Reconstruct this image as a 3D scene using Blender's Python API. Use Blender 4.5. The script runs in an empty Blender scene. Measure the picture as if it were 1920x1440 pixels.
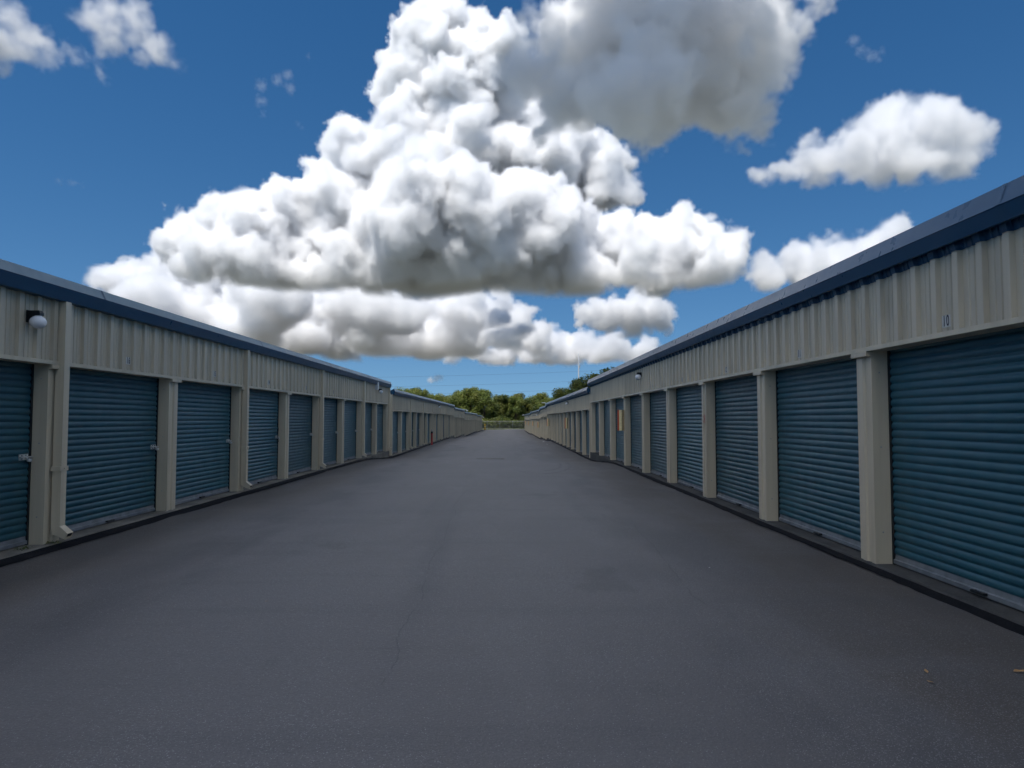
import bpy, bmesh, math, random
from mathutils import Vector, Matrix
sc=bpy.context.scene
col=sc.collection
R=math.radians
# ---------------------------------------------------------------- camera
F=1331.0
cam=bpy.data.cameras.new('camera'); camera=bpy.data.objects.new('camera',cam); col.objects.link(camera)
cam.sensor_width=36; cam.lens=F/1920*36; cam.clip_start=.05; cam.clip_end=60000
camera.location=(0,0,1.55); camera.rotation_euler=(R(90)+math.atan(65/F),0,-math.atan(11/F)); sc.camera=camera
# ---------------------------------------------------------------- sky and sun
SUN_EL,SUN_AZ=R(66),R(212)
w=bpy.data.worlds.new('World'); sc.world=w; w.use_nodes=True
nt=w.node_tree; bg=nt.nodes['Background']; sky=nt.nodes.new('ShaderNodeTexSky'); sky.sky_type='NISHITA'; sky.sun_disc=False
sky.sun_elevation=SUN_EL; sky.sun_rotation=SUN_AZ
sky.air_density=1.0; sky.dust_density=.05; sky.ozone_density=3.0; sky.altitude=0
tc=nt.nodes.new('ShaderNodeTexCoord'); mp=nt.nodes.new('ShaderNodeMapping'); mp.inputs['Scale'].default_value=(1,1,.9); mp.inputs['Location'].default_value=(0,0,.11)
nt.links.new(tc.outputs['Generated'],mp.inputs['Vector']); nt.links.new(mp.outputs[0],sky.inputs['Vector'])
hs=nt.nodes.new('ShaderNodeHueSaturation'); hs.inputs['Saturation'].default_value=1.3; hs.inputs['Value'].default_value=.95
nt.links.new(sky.outputs[0],hs.inputs['Color']); nt.links.new(hs.outputs[0],bg.inputs[0]); bg.inputs[1].default_value=.056
sun_dir=Vector((math.sin(SUN_AZ)*math.cos(SUN_EL),math.cos(SUN_AZ)*math.cos(SUN_EL),math.sin(SUN_EL)))
sl=bpy.data.lights.new('sun','SUN'); sl.energy=2.95; sl.angle=R(.53); sl.color=(1,.965,.91); sun=bpy.data.objects.new('sun',sl); col.objects.link(sun)
sun.rotation_euler=sun_dir.to_track_quat('Z','Y').to_euler()
sc.view_settings.view_transform='Standard'; sc.view_settings.look='None'; sc.view_settings.exposure=.86; sc.view_settings.gamma=1
c=sc.cycles
c.max_bounces=22; c.diffuse_bounces=3; c.glossy_bounces=3; c.transmission_bounces=4; c.volume_bounces=16; c.transparent_max_bounces=8
c.volume_step_rate=5; c.use_denoising=True
# ---------------------------------------------------------------- clouds (real volumes, kilometres away)
def ray(x,y,D):
    v=camera.rotation_euler.to_matrix() @ Vector(((x-960)/F,-(y-720)/F,-1)); return v*(D/v.y)
def cloud_material(dens,aniso):
    m=bpy.data.materials.new('cloud_vapour'); m.use_nodes=True; n=m.node_tree.nodes; n.clear()
    o=n.new('ShaderNodeOutputMaterial'); v=n.new('ShaderNodeVolumePrincipled'); v.inputs['Color'].default_value=(1,1,1,1)
    v.inputs['Density'].default_value=dens; v.inputs['Anisotropy'].default_value=aniso
    m.node_tree.links.new(v.outputs[0],o.inputs['Volume']); return m
def puffs(main,seed,gen=((9,.35,.7),),up=.35,front=.5):
    rnd=random.Random(seed); out=list(main); cur=list(main)
    for n,a,b in gen:
        nxt=[]
        for c,r in cur:
            for i in range(n):
                u=Vector((rnd.gauss(0,1),rnd.gauss(-front,1),rnd.gauss(up,1))).normalized(); k=rnd.uniform(a,b)
                nxt.append((c+u*r*rnd.uniform(.75,1.0),r*k))
        out+=nxt; cur=nxt
    return out
def cloud(label,blobs,vox,base=None,dens=.03,aniso=.2,wisp=.5,soft=2.0,bill=1.0,flat=1.0,baseamp=1.0,size=None,warp=1.0,squash=1.0,fray=1.0):
    rs=sorted(r for c,r in blobs); rmax=rs[-1]; rmin=rs[0]; rmed=rs[len(rs)//2]
    mn=Vector([min(c[i]-r*1.15 for c,r in blobs) for i in range(3)]); mx=Vector([max(c[i]+r*1.2 for c,r in blobs) for i in range(3)])
    pad=Vector((vox*5,)*3); mn-=pad; mx+=pad
    if base is not None: mn.z=max(mn.z,base-rmed*1.5-vox*3)
    K=4; cls=[[] for _ in range(K)]
    for c_,r in blobs:
        k=min(K-1,int(K*math.log(rmax/r)/math.log(rmax/rmin+1e-3))); cls[k].append((c_,r))
    cen=(mn+mx)/2; cen.z=base if base is not None else mn.z
    me=bpy.data.meshes.new('cloud'); ob=bpy.data.objects.new('cloud',me); col.objects.link(ob); ob.location=cen
    vs=[];kk=[];rr=[]
    for k,l in enumerate(cls):
        for c_,r in l: v_=c_-cen; v_.z*=squash; vs.append(v_);kk.append(k)
        rr.append(sum(r for c_,r in l)/len(l) if l else 1)
    me.from_pydata(vs,[],[]); a=me.attributes.new('k','INT','POINT'); a.data.foreach_set('value',kk)
    g=bpy.data.node_groups.new('cloud_field','GeometryNodeTree'); g.interface.new_socket('Geometry',in_out='INPUT',socket_type='NodeSocketGeometry'); g.interface.new_socket('Geometry',in_out='OUTPUT',socket_type='NodeSocketGeometry')
    N=g.nodes; Lk=g.links.new
    gi=N.new('NodeGroupInput'); go=N.new('NodeGroupOutput')
    def mt(op,a,b=None,c_=None):
        n=N.new('ShaderNodeMath'); n.operation=op
        for i,x in enumerate((a,b,c_)):
            if x is None: continue
            if isinstance(x,(int,float)): n.inputs[i].default_value=x
            else: Lk(x,n.inputs[i])
        return n.outputs[0]
    pos=N.new('GeometryNodeInputPosition').outputs[0]
    off=N.new('ShaderNodeVectorMath'); off.operation='ADD'; Lk(pos,off.inputs[0]); off.inputs[1].default_value=cen; gpos=off.outputs[0]
    def noise(size,detail,rough=.5,vec=None,colr=False):
        n=N.new('ShaderNodeTexNoise'); n.noise_dimensions='3D'; n.inputs['Scale'].default_value=1/size; n.inputs['Detail'].default_value=detail; n.inputs['Roughness'].default_value=rough
        Lk(vec or gpos,n.inputs['Vector']); return n.outputs['Color' if colr else 'Fac']
    q=size or rmax; wv=noise(q*.75,4,.55,colr=True); W=q*1.25*warp
    sb=N.new('ShaderNodeVectorMath'); sb.operation='SUBTRACT'; Lk(wv,sb.inputs[0]); sb.inputs[1].default_value=(.5,.5,.5)
    ml=N.new('ShaderNodeVectorMath'); ml.operation='SCALE'; Lk(sb.outputs[0],ml.inputs[0]); ml.inputs['Scale'].default_value=W
    def plus(p):
        n=N.new('ShaderNodeVectorMath'); n.operation='ADD'; Lk(p,n.inputs[0]); Lk(ml.outputs[0],n.inputs[1]); return n.outputs[0]
    wp=plus(pos); gwp=plus(gpos)
    sq=N.new('ShaderNodeVectorMath'); sq.operation='MULTIPLY'; Lk(wp,sq.inputs[0]); sq.inputs[1].default_value=(1,1,squash); wp=sq.outputs[0]
    d=None
    for k in range(K):
        if not cls[k]: continue
        cmp=N.new('FunctionNodeCompare'); cmp.data_type='INT'; cmp.operation='EQUAL'
        na=N.new('GeometryNodeInputNamedAttribute'); na.data_type='INT'; na.inputs[0].default_value='k'
        ii=[i for i in cmp.inputs if i.type=='INT']; Lk(na.outputs[0],ii[0]); ii[1].default_value=k
        sg=N.new('GeometryNodeSeparateGeometry'); sg.domain='POINT'; Lk(gi.outputs[0],sg.inputs[0]); Lk(cmp.outputs[0],sg.inputs[1])
        pr=N.new('GeometryNodeProximity'); pr.target_element='POINTS'; Lk(sg.outputs[0],pr.inputs[0]); Lk(wp,pr.inputs['Sample Position'])
        dk=mt('SUBTRACT',pr.outputs['Distance'],rr[k])
        d=dk if d is None else mt('SMOOTH_MIN',d,dk,rr[k]*.35)
    b=q*.30
    vo=N.new('ShaderNodeTexVoronoi'); vo.feature='F1'; vo.inputs['Scale'].default_value=1/b; vo.inputs['Detail'].default_value=3.5; vo.inputs['Roughness'].default_value=.7; vo.inputs['Lacunarity'].default_value=2.3; vo.normalize=True
    Lk(gpos,vo.inputs['Vector'])
    d=mt('ADD',d,mt('MULTIPLY',mt('SUBTRACT',vo.outputs['Distance'],.36),b*1.6*bill))
    d=mt('ADD',d,mt('MULTIPLY',mt('SUBTRACT',noise(q*.26,6,.7),.5),q*.62*wisp))
    fr=mt('MULTIPLY',mt('MAXIMUM',mt('SUBTRACT',noise(q*1.1,2),.5),0),30*fray)   # ragged soft patches among crisp edges
    den=mt('DIVIDE',mt('MULTIPLY',d,-1/(vox*soft)),mt('ADD',fr,1))
    if base is not None:
        sx=N.new('ShaderNodeSeparateXYZ'); Lk(pos,sx.inputs[0])
        zb=mt('ADD',sx.outputs[2],mt('MULTIPLY',mt('SUBTRACT',noise(rmax*1.2,4),.5),rmax*.45*baseamp))
        den=mt('MINIMUM',den,mt('MULTIPLY',zb,1/(rmax*.35*flat)))
    cl=N.new('ShaderNodeClamp'); Lk(den,cl.inputs[0])
    vc=N.new('GeometryNodeVolumeCube'); Lk(cl.outputs[0],vc.inputs['Density']); vc.inputs['Min'].default_value=mn-cen; vc.inputs['Max'].default_value=mx-cen
    res=[max(6,int((mx[i]-mn[i])/vox)) for i in range(3)]; CLOUD_VOX.append((label,res,round(res[0]*res[1]*res[2]/1e6,2)))
    for i,a_ in enumerate('XYZ'): vc.inputs['Resolution '+a_].default_value=res[i]
    sm=N.new('GeometryNodeSetMaterial'); Lk(vc.outputs[0],sm.inputs[0]); sm.inputs['Material'].default_value=cloud_material(dens,aniso)
    Lk(sm.outputs[0],go.inputs[0])
    ob.modifiers.new('vapour','NODES').node_group=g
    ob['kind']='structure'; ob['label']=label
    return ob
CLOUD_VOX=[]
def px(D,l,dj=0.0,seed=0):
    rnd=random.Random(seed); return [(ray(x,y,D+(rnd.uniform(-1,1)*dj)+(rest[0] if rest else 0)),r*D/F) for x,y,r,*rest in l]
D=7000
cloud('tall white cumulus tower rising behind the long flat-based cloud',
  puffs(px(D,[(800,72,46),(850,85,55),(768,112,44),(940,82,36),(885,130,60),(775,185,60),(850,205,80),(945,170,50),(775,270,66),(860,310,90),(960,320,80),(1040,325,66),(1110,328,56),(1150,350,36),(700,330,66),(1000,250,55),(1060,280,46)],250,1),11),19,base=None,dens=.035,soft=1.4)
D=5000
cloud('long flat-based cumulus bank across the middle of the sky',
  puffs(px(D,[(660,292,46),(715,335,74),(800,390,85),(900,435,76),(680,420,90),(590,425,75),(510,440,72),(430,450,66),(355,455,48),(330,440,26),(760,480,85),(860,490,70),(990,450,76),(1060,405,46),(1060,490,70),(1150,470,58),(1220,485,52),(1280,462,46),(1345,465,40),(1380,465,22),
   (380,505,38),(450,510,45),(540,515,50),(630,520,50),(720,530,50),(800,530,48),(900,528,45),(1000,525,45),(1100,522,42),(1190,520,40),(1280,515,40),(1340,500,34)],300,2),12),15,base=ray(800,550,D).z,dens=.045,soft=1.4,baseamp=.5,flat=1.5)
D=9500
cloud('distant band of ragged cumulus below the long cloud bank',
  puffs(px(D,[(225,545,36),(270,530,46),(320,505,50),(380,540,66),(440,565,72),(330,585,70),(510,580,70),(580,590,66),(660,600,62),(740,590,66),(820,595,58),(880,590,52),(930,585,44),(965,612,30),(400,635,60),(480,640,60),(560,640,60),(640,642,56),(720,645,54),(800,645,52),(870,642,50),(940,645,44),(1000,645,34),(280,600,60)],1100,3),13),27,base=ray(800,668,D).z,squash=1.7,dens=.015,soft=1.8)
D=8500
cloud('small rounded cumulus beside the right end of the distant band',
  puffs(px(D,[(1110,592,26),(1150,590,30),(1190,585,34),(1228,588,30),(1215,560,20),(1180,608,26),(1248,592,15)],100,4),14),18,base=ray(1180,634,D).z,dens=.02,soft=1.7)
D=12000
cloud('low thin cumulus line just above the horizon',
  puffs(px(D,[(850,666,18),(910,662,26),(980,650,32),(1050,652,34),(1035,636,28),(1100,654,34),(1150,657,32),(1205,662,26),(940,668,24),(1010,664,30),(1080,664,30),(1130,668,26)],500,5),15),34,base=ray(1000,684,D).z,squash=1.6,dens=.016,soft=1.8)
D=2300
cloud('dark grey cloud underside drifting over the right of the yard',
  puffs(px(D,[(1050,80,60),(1120,110,90),(1230,90,100),(1330,70,90),(1180,180,70),(1080,190,60),(1250,190,60),(1340,170,70),(1420,130,60),(1460,90,40),(1390,215,36),(1300,-60,110),(1150,-60,100),(1430,-20,60),(1530,-20,34),(1200,240,34),(1010,150,40)],200,6)
   +[(Vector((x,y,z)),r) for x,y,z,r in [(150,1900,1700,200),(380,1950,1750,210),(100,1700,1900,240),(380,1750,1950,250),(-60,1850,1800,200)]],16),12,base=None,dens=.035,wisp=1.0,soft=1.8,size=170,warp=1.7,fray=.7)  # upper puffs are out of view, added to shade the cloud below them
D=3500
cloud('white cumulus with a lumpy top high over the right roof',
  puffs(px(D,[(1425,332,18),(1475,322,26),(1540,308,36),(1600,292,44),(1660,265,56),(1720,245,54),(1770,255,50),(1820,262,36),(1850,265,16),(1520,275,17),(1700,300,48),(1780,300,34),(1600,320,28)],100,7),17),11,base=ray(1640,352,D).z,dens=.022,soft=2.2)
D=5200
cloud('white cumulus half hidden by the right roof edge',
  puffs(px(D,[(1440,515,30),(1490,500,38),(1550,500,45),(1610,490,44),(1665,450,30),(1688,430,20),(1685,475,32)],100,8),18),17,base=ray(1560,552,D).z,dens=.022,soft=1.8)
for i,(lab,D,l) in enumerate([('ragged grey-white cloud scrap at the upper left edge',2000,[(-60,60,50),(0,75,42),(20,40,25),(50,95,26),(95,105,18),(135,105,14),(180,120,11),(195,140,8)]),
   ('torn white cloud scrap near the top left',2000,[(175,35,22),(215,50,32),(260,70,32),(300,98,22),(330,120,11),(255,20,22),(205,10,18)])]):
    cloud(lab,puffs(px(D,[(x,y,r*1.25) for x,y,r in l],40,20+i),21+i),6,dens=.030,wisp=.75,soft=6,squash=1.2)
for i,(lab,D,l) in enumerate([('faint thin wisp of cloud left of the tower top',2600,[(490,160,14),(490,190,12),(495,215,8),(520,150,12),(545,165,12),(540,140,10),(580,105,6)]),
   ('tiny cloud wisp at the far left over the gutter',2600,[(110,340,8),(135,342,9),(155,348,6)]),
   ('small cloud wisp high on the right',2600,[(1600,75,10),(1615,95,14),(1635,105,14),(1650,98,9)]),
   ('smallest cloud wisp under the faint thin wisp',2600,[(560,232,7),(566,238,5)]),
   ('small lone white cloud low above the far trees',11000,[(808,712,7),(820,709,9),(828,711,6)])]):
    cloud(lab,puffs(px(D,l,20,30+i),31+i,gen=((8,.3,.6),)),D/F*1.6,dens=.011 if i<4 else .012,wisp=.9 if i<4 else .5,soft=9 if i<4 else 3)
# unseen cloud deck overhead, shaped for the light: its thick part hides the sun from the yard, and a gap in it lets the sun reach the wood
def deck(label,spots,seed,vox,dens):
    cloud(label,puffs([(Vector((hx,hy,0))+sun_dir*(h/sun_dir.z),r) for hx,hy,h,r in spots],seed,gen=((5,.35,.55),),up=0,front=0),vox,dens=dens,aniso=.4,wisp=.5,soft=2.5,size=160)
r_=random.Random(77)
deck('thick grey cloud overhead behind the camera, shading the yard',[(0,-20,930,85),(-70,20,930,80),(80,20,930,80),(0,60,920,68),(0,98,925,60),(-95,96,920,62),(95,96,925,62),(-110,-60,940,100),(120,-60,930,100),(40,-110,940,120),(-60,-120,930,110),(-200,-40,930,110),(210,-40,930,110),(-150,55,925,68),(150,60,925,68)],41,30,.06)
deck('added pale cloud sheet behind the camera, unseen, filling the yard with soft light',[(r_.uniform(-1200,1200),-r_.uniform(190,1900),r_.uniform(930,1000),r_.uniform(110,180)) for k in range(70)],43,42,.010)  # added out of view so its bright underside lights the yard
deck('added pale cloud sheet straight overhead, unseen, whitening the light on the lane',[(r_.uniform(-1200,1200),r_.uniform(480,1500),r_.uniform(950,1020),r_.uniform(110,180)) for k in range(56)],42,42,.010)  # added above the frame as soft white fill for the lane
for i,(az,D_,n) in enumerate([(62,2500,10),(88,2100,11),(118,2300,11),(150,2900,11),(-60,2600,10),(-88,2300,11),(-120,2500,11),(-150,3300,11),(180,4200,12)]):  # unseen clouds added all round to throw white light on the walls
    r_=random.Random(60+i); a=R(az); c0=Vector((math.sin(a)*D_,math.cos(a)*D_,0)); t0=Vector((math.cos(a),-math.sin(a),0))
    bl=[(c0+t0*r_.uniform(-.20,.20)*D_+Vector((r_.uniform(-150,150),r_.uniform(-150,150),1000+r_.random()**1.5*1500)),r_.uniform(200,340)) for k in range(n)]
    cloud('added cumulus out of view, brightening the walls',puffs(bl,61+i,gen=((8,.3,.55),)),85,base=900,dens=.03,soft=2)
# ---------------------------------------------------------------- materials
class NT:
    def __init__(s,name):
        m=bpy.data.materials.new(name); m.use_nodes=True; s.m=m; s.t=m.node_tree; s.n=s.t.nodes; s.b=s.n['Principled BSDF']; s.L=s.t.links.new
        s.tc=s.n.new('ShaderNodeTexCoord')
    def set(s,node,i,v):
        if hasattr(v,'is_output'): s.L(v,node.inputs[i])
        else: node.inputs[i].default_value=v
    def mapping(s,scale=(1,1,1),loc=(0,0,0),out='Object'):
        g=s.n.new('ShaderNodeMapping'); g.inputs['Scale'].default_value=scale; g.inputs['Location'].default_value=loc; s.L(s.tc.outputs[out],g.inputs[0]); return g.outputs[0]
    def world(s,scale=(1,1,1),loc=(0,0,0)):
        ge=s.n.new('ShaderNodeNewGeometry'); g=s.n.new('ShaderNodeMapping'); g.inputs['Scale'].default_value=scale; g.inputs['Location'].default_value=loc; s.L(ge.outputs['Position'],g.inputs[0]); return g.outputs[0]
    def noise(s,vec,scale,detail=3,rough=.55,out='Fac'):
        g=s.n.new('ShaderNodeTexNoise'); s.L(vec,g.inputs['Vector']); g.inputs['Scale'].default_value=scale; g.inputs['Detail'].default_value=detail; g.inputs['Roughness'].default_value=rough; return g.outputs[out]
    def voro(s,vec,scale,feat='F1',out='Distance'):
        g=s.n.new('ShaderNodeTexVoronoi'); g.feature=feat; s.L(vec,g.inputs['Vector']); g.inputs['Scale'].default_value=scale; return g.outputs[out]
    def ramp(s,f,a,b,lo=0.,hi=1.):
        g=s.n.new('ShaderNodeMapRange'); g.interpolation_type='SMOOTHSTEP'; s.L(f,g.inputs[0]); g.inputs[1].default_value=a; g.inputs[2].default_value=b; g.inputs[3].default_value=lo; g.inputs[4].default_value=hi; return g.outputs[0]
    def mix(s,f,a,b,mode='MIX'):
        g=s.n.new('ShaderNodeMix'); g.data_type='RGBA'; g.blend_type=mode
        s.set(g,0,f)
        for i,v in ((6,a),(7,b)):
            if hasattr(v,'is_output'): s.L(v,g.inputs[i])
            else: g.inputs[i].default_value=(*v,1) if len(v)==3 else v
        return g.outputs[2]
    def math(s,op,a,b=0.,c=0.):
        g=s.n.new('ShaderNodeMath'); g.operation=op
        for i,v in enumerate((a,b,c)): s.set(g,i,v)
        return g.outputs[0]
    def rand(s): return s.n.new('ShaderNodeObjectInfo').outputs['Random']
    def bump(s,h,st,dist):
        g=s.n.new('ShaderNodeBump'); s.L(h,g.inputs['Height']); g.inputs['Strength'].default_value=st; g.inputs['Distance'].default_value=dist; s.L(g.outputs[0],s.b.inputs['Normal'])
    def done(s,col,rough=.5,metal=0.,spec=.5):
        if hasattr(col,'is_output'): s.L(col,s.b.inputs['Base Color'])
        else: s.b.inputs['Base Color'].default_value=(*col,1)
        s.set(s.b,'Roughness',rough); s.set(s.b,'Metallic',metal); s.b.inputs['Specular IOR Level'].default_value=spec
        return s.m
M={}
def painted(name,colr,rough,streak=.12,dirt=(.2,.18,.14),var=.06,scale=1.0,wave=.3):
    t=NT(name); p=t.world((1,1,1))
    a=t.noise(t.world((6,6,.30)),1.0*scale,4,.6); b=t.noise(p,.9,3); r=t.rand()
    c=t.mix(t.ramp(a,.40,.72,0,streak),colr,dirt)
    c=t.mix(t.ramp(b,.55,.8,0,streak*1.2),c,dirt)
    v=t.math('MULTIPLY_ADD',r,var*2,1-var); g=t.n.new('ShaderNodeHueSaturation'); t.L(c,g.inputs['Color']); t.L(v,g.inputs['Value'])
    rr=t.math('MULTIPLY_ADD',t.noise(p,6,3),.25,rough-.12)
    t.bump(t.noise(t.world((1,1,.5)),2.2,2),wave,.01)
    M[name]=t.done(g.outputs[0],rr)
painted('wall_paint',(.60,.52,.385),.42,.34,(.29,.245,.17))
painted('trim_paint',(.63,.545,.40),.40,.25,(.32,.26,.17))
painted('door_paint',(.013,.084,.114),.42,.22,(.045,.12,.145),.16)
painted('roof_blue',(.010,.060,.130),.32,.04,(.03,.07,.10),.04,1.0,.12)
painted('pale_blue',(.17,.25,.30),.38,.22,(.09,.16,.22),.04,1.0,.12)
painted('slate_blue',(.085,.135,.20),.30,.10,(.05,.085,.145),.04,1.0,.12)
def plain(name,colr,rough=.5,metal=0.,var=.15,sc_=20):
    t=NT(name); n=t.noise(t.world(),sc_,3); c=t.mix(t.ramp(n,.3,.75),colr,tuple(x*(1-var) for x in colr)); M[name]=t.done(c,rough,metal)
plain('gap_shade',(.012,.013,.014),.7); plain('black_plastic',(.012,.012,.013),.45); plain('galvanised',(.42,.42,.42),.45,.6,.3,8)  # first one: near black standing for shade inside gaps and openings
plain('aluminium',(.24,.26,.28),.5,.15,.35,6); plain('steel',(.60,.60,.58),.3,.35); plain('mast_paint',(.50,.52,.55),.5); plain('white_paint',(.78,.78,.76),.4); plain('globe',(.85,.85,.86),.18,0,.03)
plain('red_paint',(.45,.02,.018),.4); plain('yellow_paint',(.75,.42,.02),.45); plain('cream',(.93,.78,.42),.35); plain('khaki',(.50,.38,.22),.5); plain('orange_red',(.62,.09,.02),.4)
plain('ink',(.008,.010,.025),.5); plain('sticker',(.66,.65,.60),.5); plain('bark',(.09,.065,.045),.9); plain('dry_leaf',(.45,.27,.12),.8); plain('paper',(.75,.74,.7),.8); plain('wire',(.03,.03,.03),.6)
def concrete(name,a_,b_,c_):
    t=NT(name); p=t.world(); a=t.noise(p,1.3,5,.65); b=t.noise(p,30,3)
    c=t.mix(t.ramp(a,.35,.7),a_,b_); c=t.mix(t.ramp(b,.3,.7,0,.35),c,c_)
    t.bump(b,.4,.006); M[name]=t.done(c,.9,0,.25)
concrete('concrete',(.21,.195,.165),(.09,.084,.072),(.27,.25,.21)); concrete('stained_concrete',(.075,.074,.072),(.040,.040,.041),(.11,.107,.10))
def sealer():
    t=NT('black_sealer'); p=t.world(); b=t.noise(p,40,3); c=t.mix(b,(.006,.0065,.009),(.014,.0145,.017)); t.bump(b,.5,.01); M['black_sealer']=t.done(c,.85,0,.12)
sealer()
def asphalt():
    t=NT('asphalt'); p=t.world()
    big=t.noise(t.world((.30,.06,1)),1.0,4,.55); mid=t.noise(t.world((1.1,.35,1)),1.0,4,.6); fine=t.noise(p,9,4,.6)
    sx=t.n.new('ShaderNodeSeparateXYZ'); t.L(p,sx.inputs[0]); x=sx.outputs[0]; y=sx.outputs[1]
    # worn brown margins along both buildings, sealed blue-grey middle
    wob=t.math('MULTIPLY_ADD',t.noise(t.world((.5,.16,1)),1.0,4,.6),2.6,-1.3)
    xx=t.math('ADD',x,wob)
    left=t.ramp(xx,-3.6,-4.7); right=t.ramp(xx,1.7,2.9)
    brown=t.math('MAXIMUM',left,right)
    c=t.mix(t.ramp(big,.3,.7),(.125,.116,.117),(.170,.160,.160))
    c=t.mix(t.math('MULTIPLY',brown,.9),c,(.098,.081,.069))
    # old darker tracks
    dk=t.ramp(t.noise(t.world((.9,.05,1),(3,1,0)),1.0,3,.5),.55,.72)
    c=t.mix(t.math('MULTIPLY',dk,.45),c,(.058,.058,.068))
    c=t.mix(t.ramp(mid,.45,.72,0,.50),c,(.185,.177,.178))
    cross=t.noise(t.world((.18,1.6,1),(5,9,0)),1.0,4,.6); c=t.mix(t.ramp(cross,.5,.72,0,.35),c,(.080,.078,.084)); c=t.mix(t.ramp(cross,.48,.3,0,.35),c,(.155,.151,.156))
    band=t.math('MAXIMUM',t.math('MULTIPLY',t.ramp(xx,-2.4,-3.3),t.ramp(xx,-4.3,-3.5)),t.math('MULTIPLY',t.ramp(xx,1.0,1.8),t.ramp(xx,2.7,2.0)))
    c=t.mix(t.math('MULTIPLY',band,t.ramp(t.noise(t.world((.9,.3,1),(2,8,0)),1.0,4,.6),.38,.62,0,.6)),c,(.060,.059,.068))
    oil=t.ramp(t.noise(t.world((.8,.5,1),(11,3,0)),1.0,5,.6),.62,.70,0,.40); c=t.mix(oil,c,(.055,.053,.054))
    # bare aggregate specks, thicker where the sealer has worn through
    wear=t.ramp(t.noise(t.world((.6,.35,1),(7,2,0)),1.0,4,.6),.35,.68)
    cell=t.n.new('ShaderNodeTexVoronoi'); t.L(p,cell.inputs['Vector']); cell.inputs['Scale'].default_value=150
    rnd=t.n.new('ShaderNodeSeparateColor'); t.L(cell.outputs['Color'],rnd.inputs[0])
    thr=t.math('MULTIPLY_ADD',wear,-.16,.965)
    sp=t.math('MULTIPLY',t.math('GREATER_THAN',rnd.outputs[0],thr),t.math('LESS_THAN',cell.outputs['Distance'],.48))
    c=t.mix(t.math('MULTIPLY',sp,t.math('MULTIPLY_ADD',rnd.outputs[1],.6,.35)),c,(.42,.42,.42))
    cell2=t.voro(p,55); c=t.mix(t.ramp(cell2,.35,.7,0,.22),c,(.065,.065,.068))
    gr=t.noise(p,190,2,.7); c=t.mix(t.ramp(gr,.35,.65,0,.40),c,(.06,.058,.058)); gr2=t.noise(t.world((1,1,1),(4,4,4)),120,2,.7); c=t.mix(t.ramp(gr2,.5,.75,0,.45),c,(.24,.235,.23))
    # cracks: a long wandering one along the lane and a short one to its right
    def crack(x0,y0,x1,y1,wd,amp,seed):
        f=t.math('DIVIDE',t.math('SUBTRACT',y,y0),y1-y0)
        cx=t.math('MULTIPLY_ADD',f,x1-x0,x0)
        nz=t.math('MULTIPLY_ADD',t.noise(t.world((0,.55,0),(0,seed,0)),1.0,6,.62),amp,-amp/2)
        d=t.math('ABSOLUTE',t.math('SUBTRACT',t.math('SUBTRACT',x,cx),nz))
        gap=t.ramp(t.noise(t.world((0,1.7,0),(0,seed+3,0)),1.0,3),.36,.5)
        m=t.math('MULTIPLY',t.ramp(d,wd,wd*.3),gap)
        return t.math('MULTIPLY',m,t.math('MULTIPLY',t.math('GREATER_THAN',f,0),t.math('LESS_THAN',f,1)))
    ck=t.math('MAXIMUM',crack(-.72,4.2,-1.1,24,.008,.35,1.3),crack(1.62,6.0,1.9,10.5,.009,.4,9.1))
    c=t.mix(t.math('MULTIPLY',ck,.4),c,(.028,.028,.032))
    # curved tyre scuffs by the drain
    def arc(cx,cy,r,wd):
        dx=t.math('SUBTRACT',x,cx); dy=t.math('MULTIPLY',t.math('SUBTRACT',y,cy),.32)
        d=t.math('ABSOLUTE',t.math('SUBTRACT',t.math('SQRT',t.math('ADD',t.math('MULTIPLY',dx,dx),t.math('MULTIPLY',dy,dy))),r))
        return t.math('MULTIPLY',t.math('MULTIPLY',t.ramp(d,wd,wd*.4),t.math('GREATER_THAN',dx,.3)),t.ramp(t.noise(p,2.2,3),.35,.6))
    ar=t.math('MAXIMUM',arc(.7,24.5,1.15,.06),arc(.7,24.5,1.45,.05))
    c=t.mix(t.math('MULTIPLY',ar,.5),c,(.05,.05,.058))
    h=t.math('ADD',t.math('MULTIPLY',cell2,.6),fine)
    t.bump(h,.55,.006)
    rr=t.math('MULTIPLY_ADD',big,.22,.50)
    M['asphalt']=t.done(c,rr,0,.5)
asphalt()
def grass():
    t=NT('grass'); p=t.world(); a=t.noise(p,.25,4); b=t.noise(p,5,4)
    c=t.mix(t.ramp(a,.35,.7),(.070,.078,.074),(.085,.090,.084)); c=t.mix(t.ramp(b,.4,.7,0,.5),c,(.060,.072,.055)); M['grass']=t.done(c,.9)
grass()
def leaf(name,a,b):
    t=NT(name); ge=t.n.new('ShaderNodeNewGeometry'); r=ge.outputs['Random Per Island']
    c=t.mix(r,a,b); n=t.noise(t.world(),.35,2); c=t.mix(t.ramp(n,.4,.7,0,.5),c,(.22,.21,.04))
    t.done(c,.5,0,.35)
    tr=t.n.new('ShaderNodeBsdfTranslucent'); t.L(c,tr.inputs[0]); mx=t.n.new('ShaderNodeMixShader'); mx.inputs[0].default_value=.3
    t.L(t.b.outputs[0],mx.inputs[1]); t.L(tr.outputs[0],mx.inputs[2]); t.L(mx.outputs[0],t.n['Material Output'].inputs['Surface']); M[name]=t.m
leaf('leaf_light',(.095,.145,.028),(.17,.20,.04)); leaf('leaf_dark',(.052,.088,.020),(.11,.14,.032))
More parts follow.
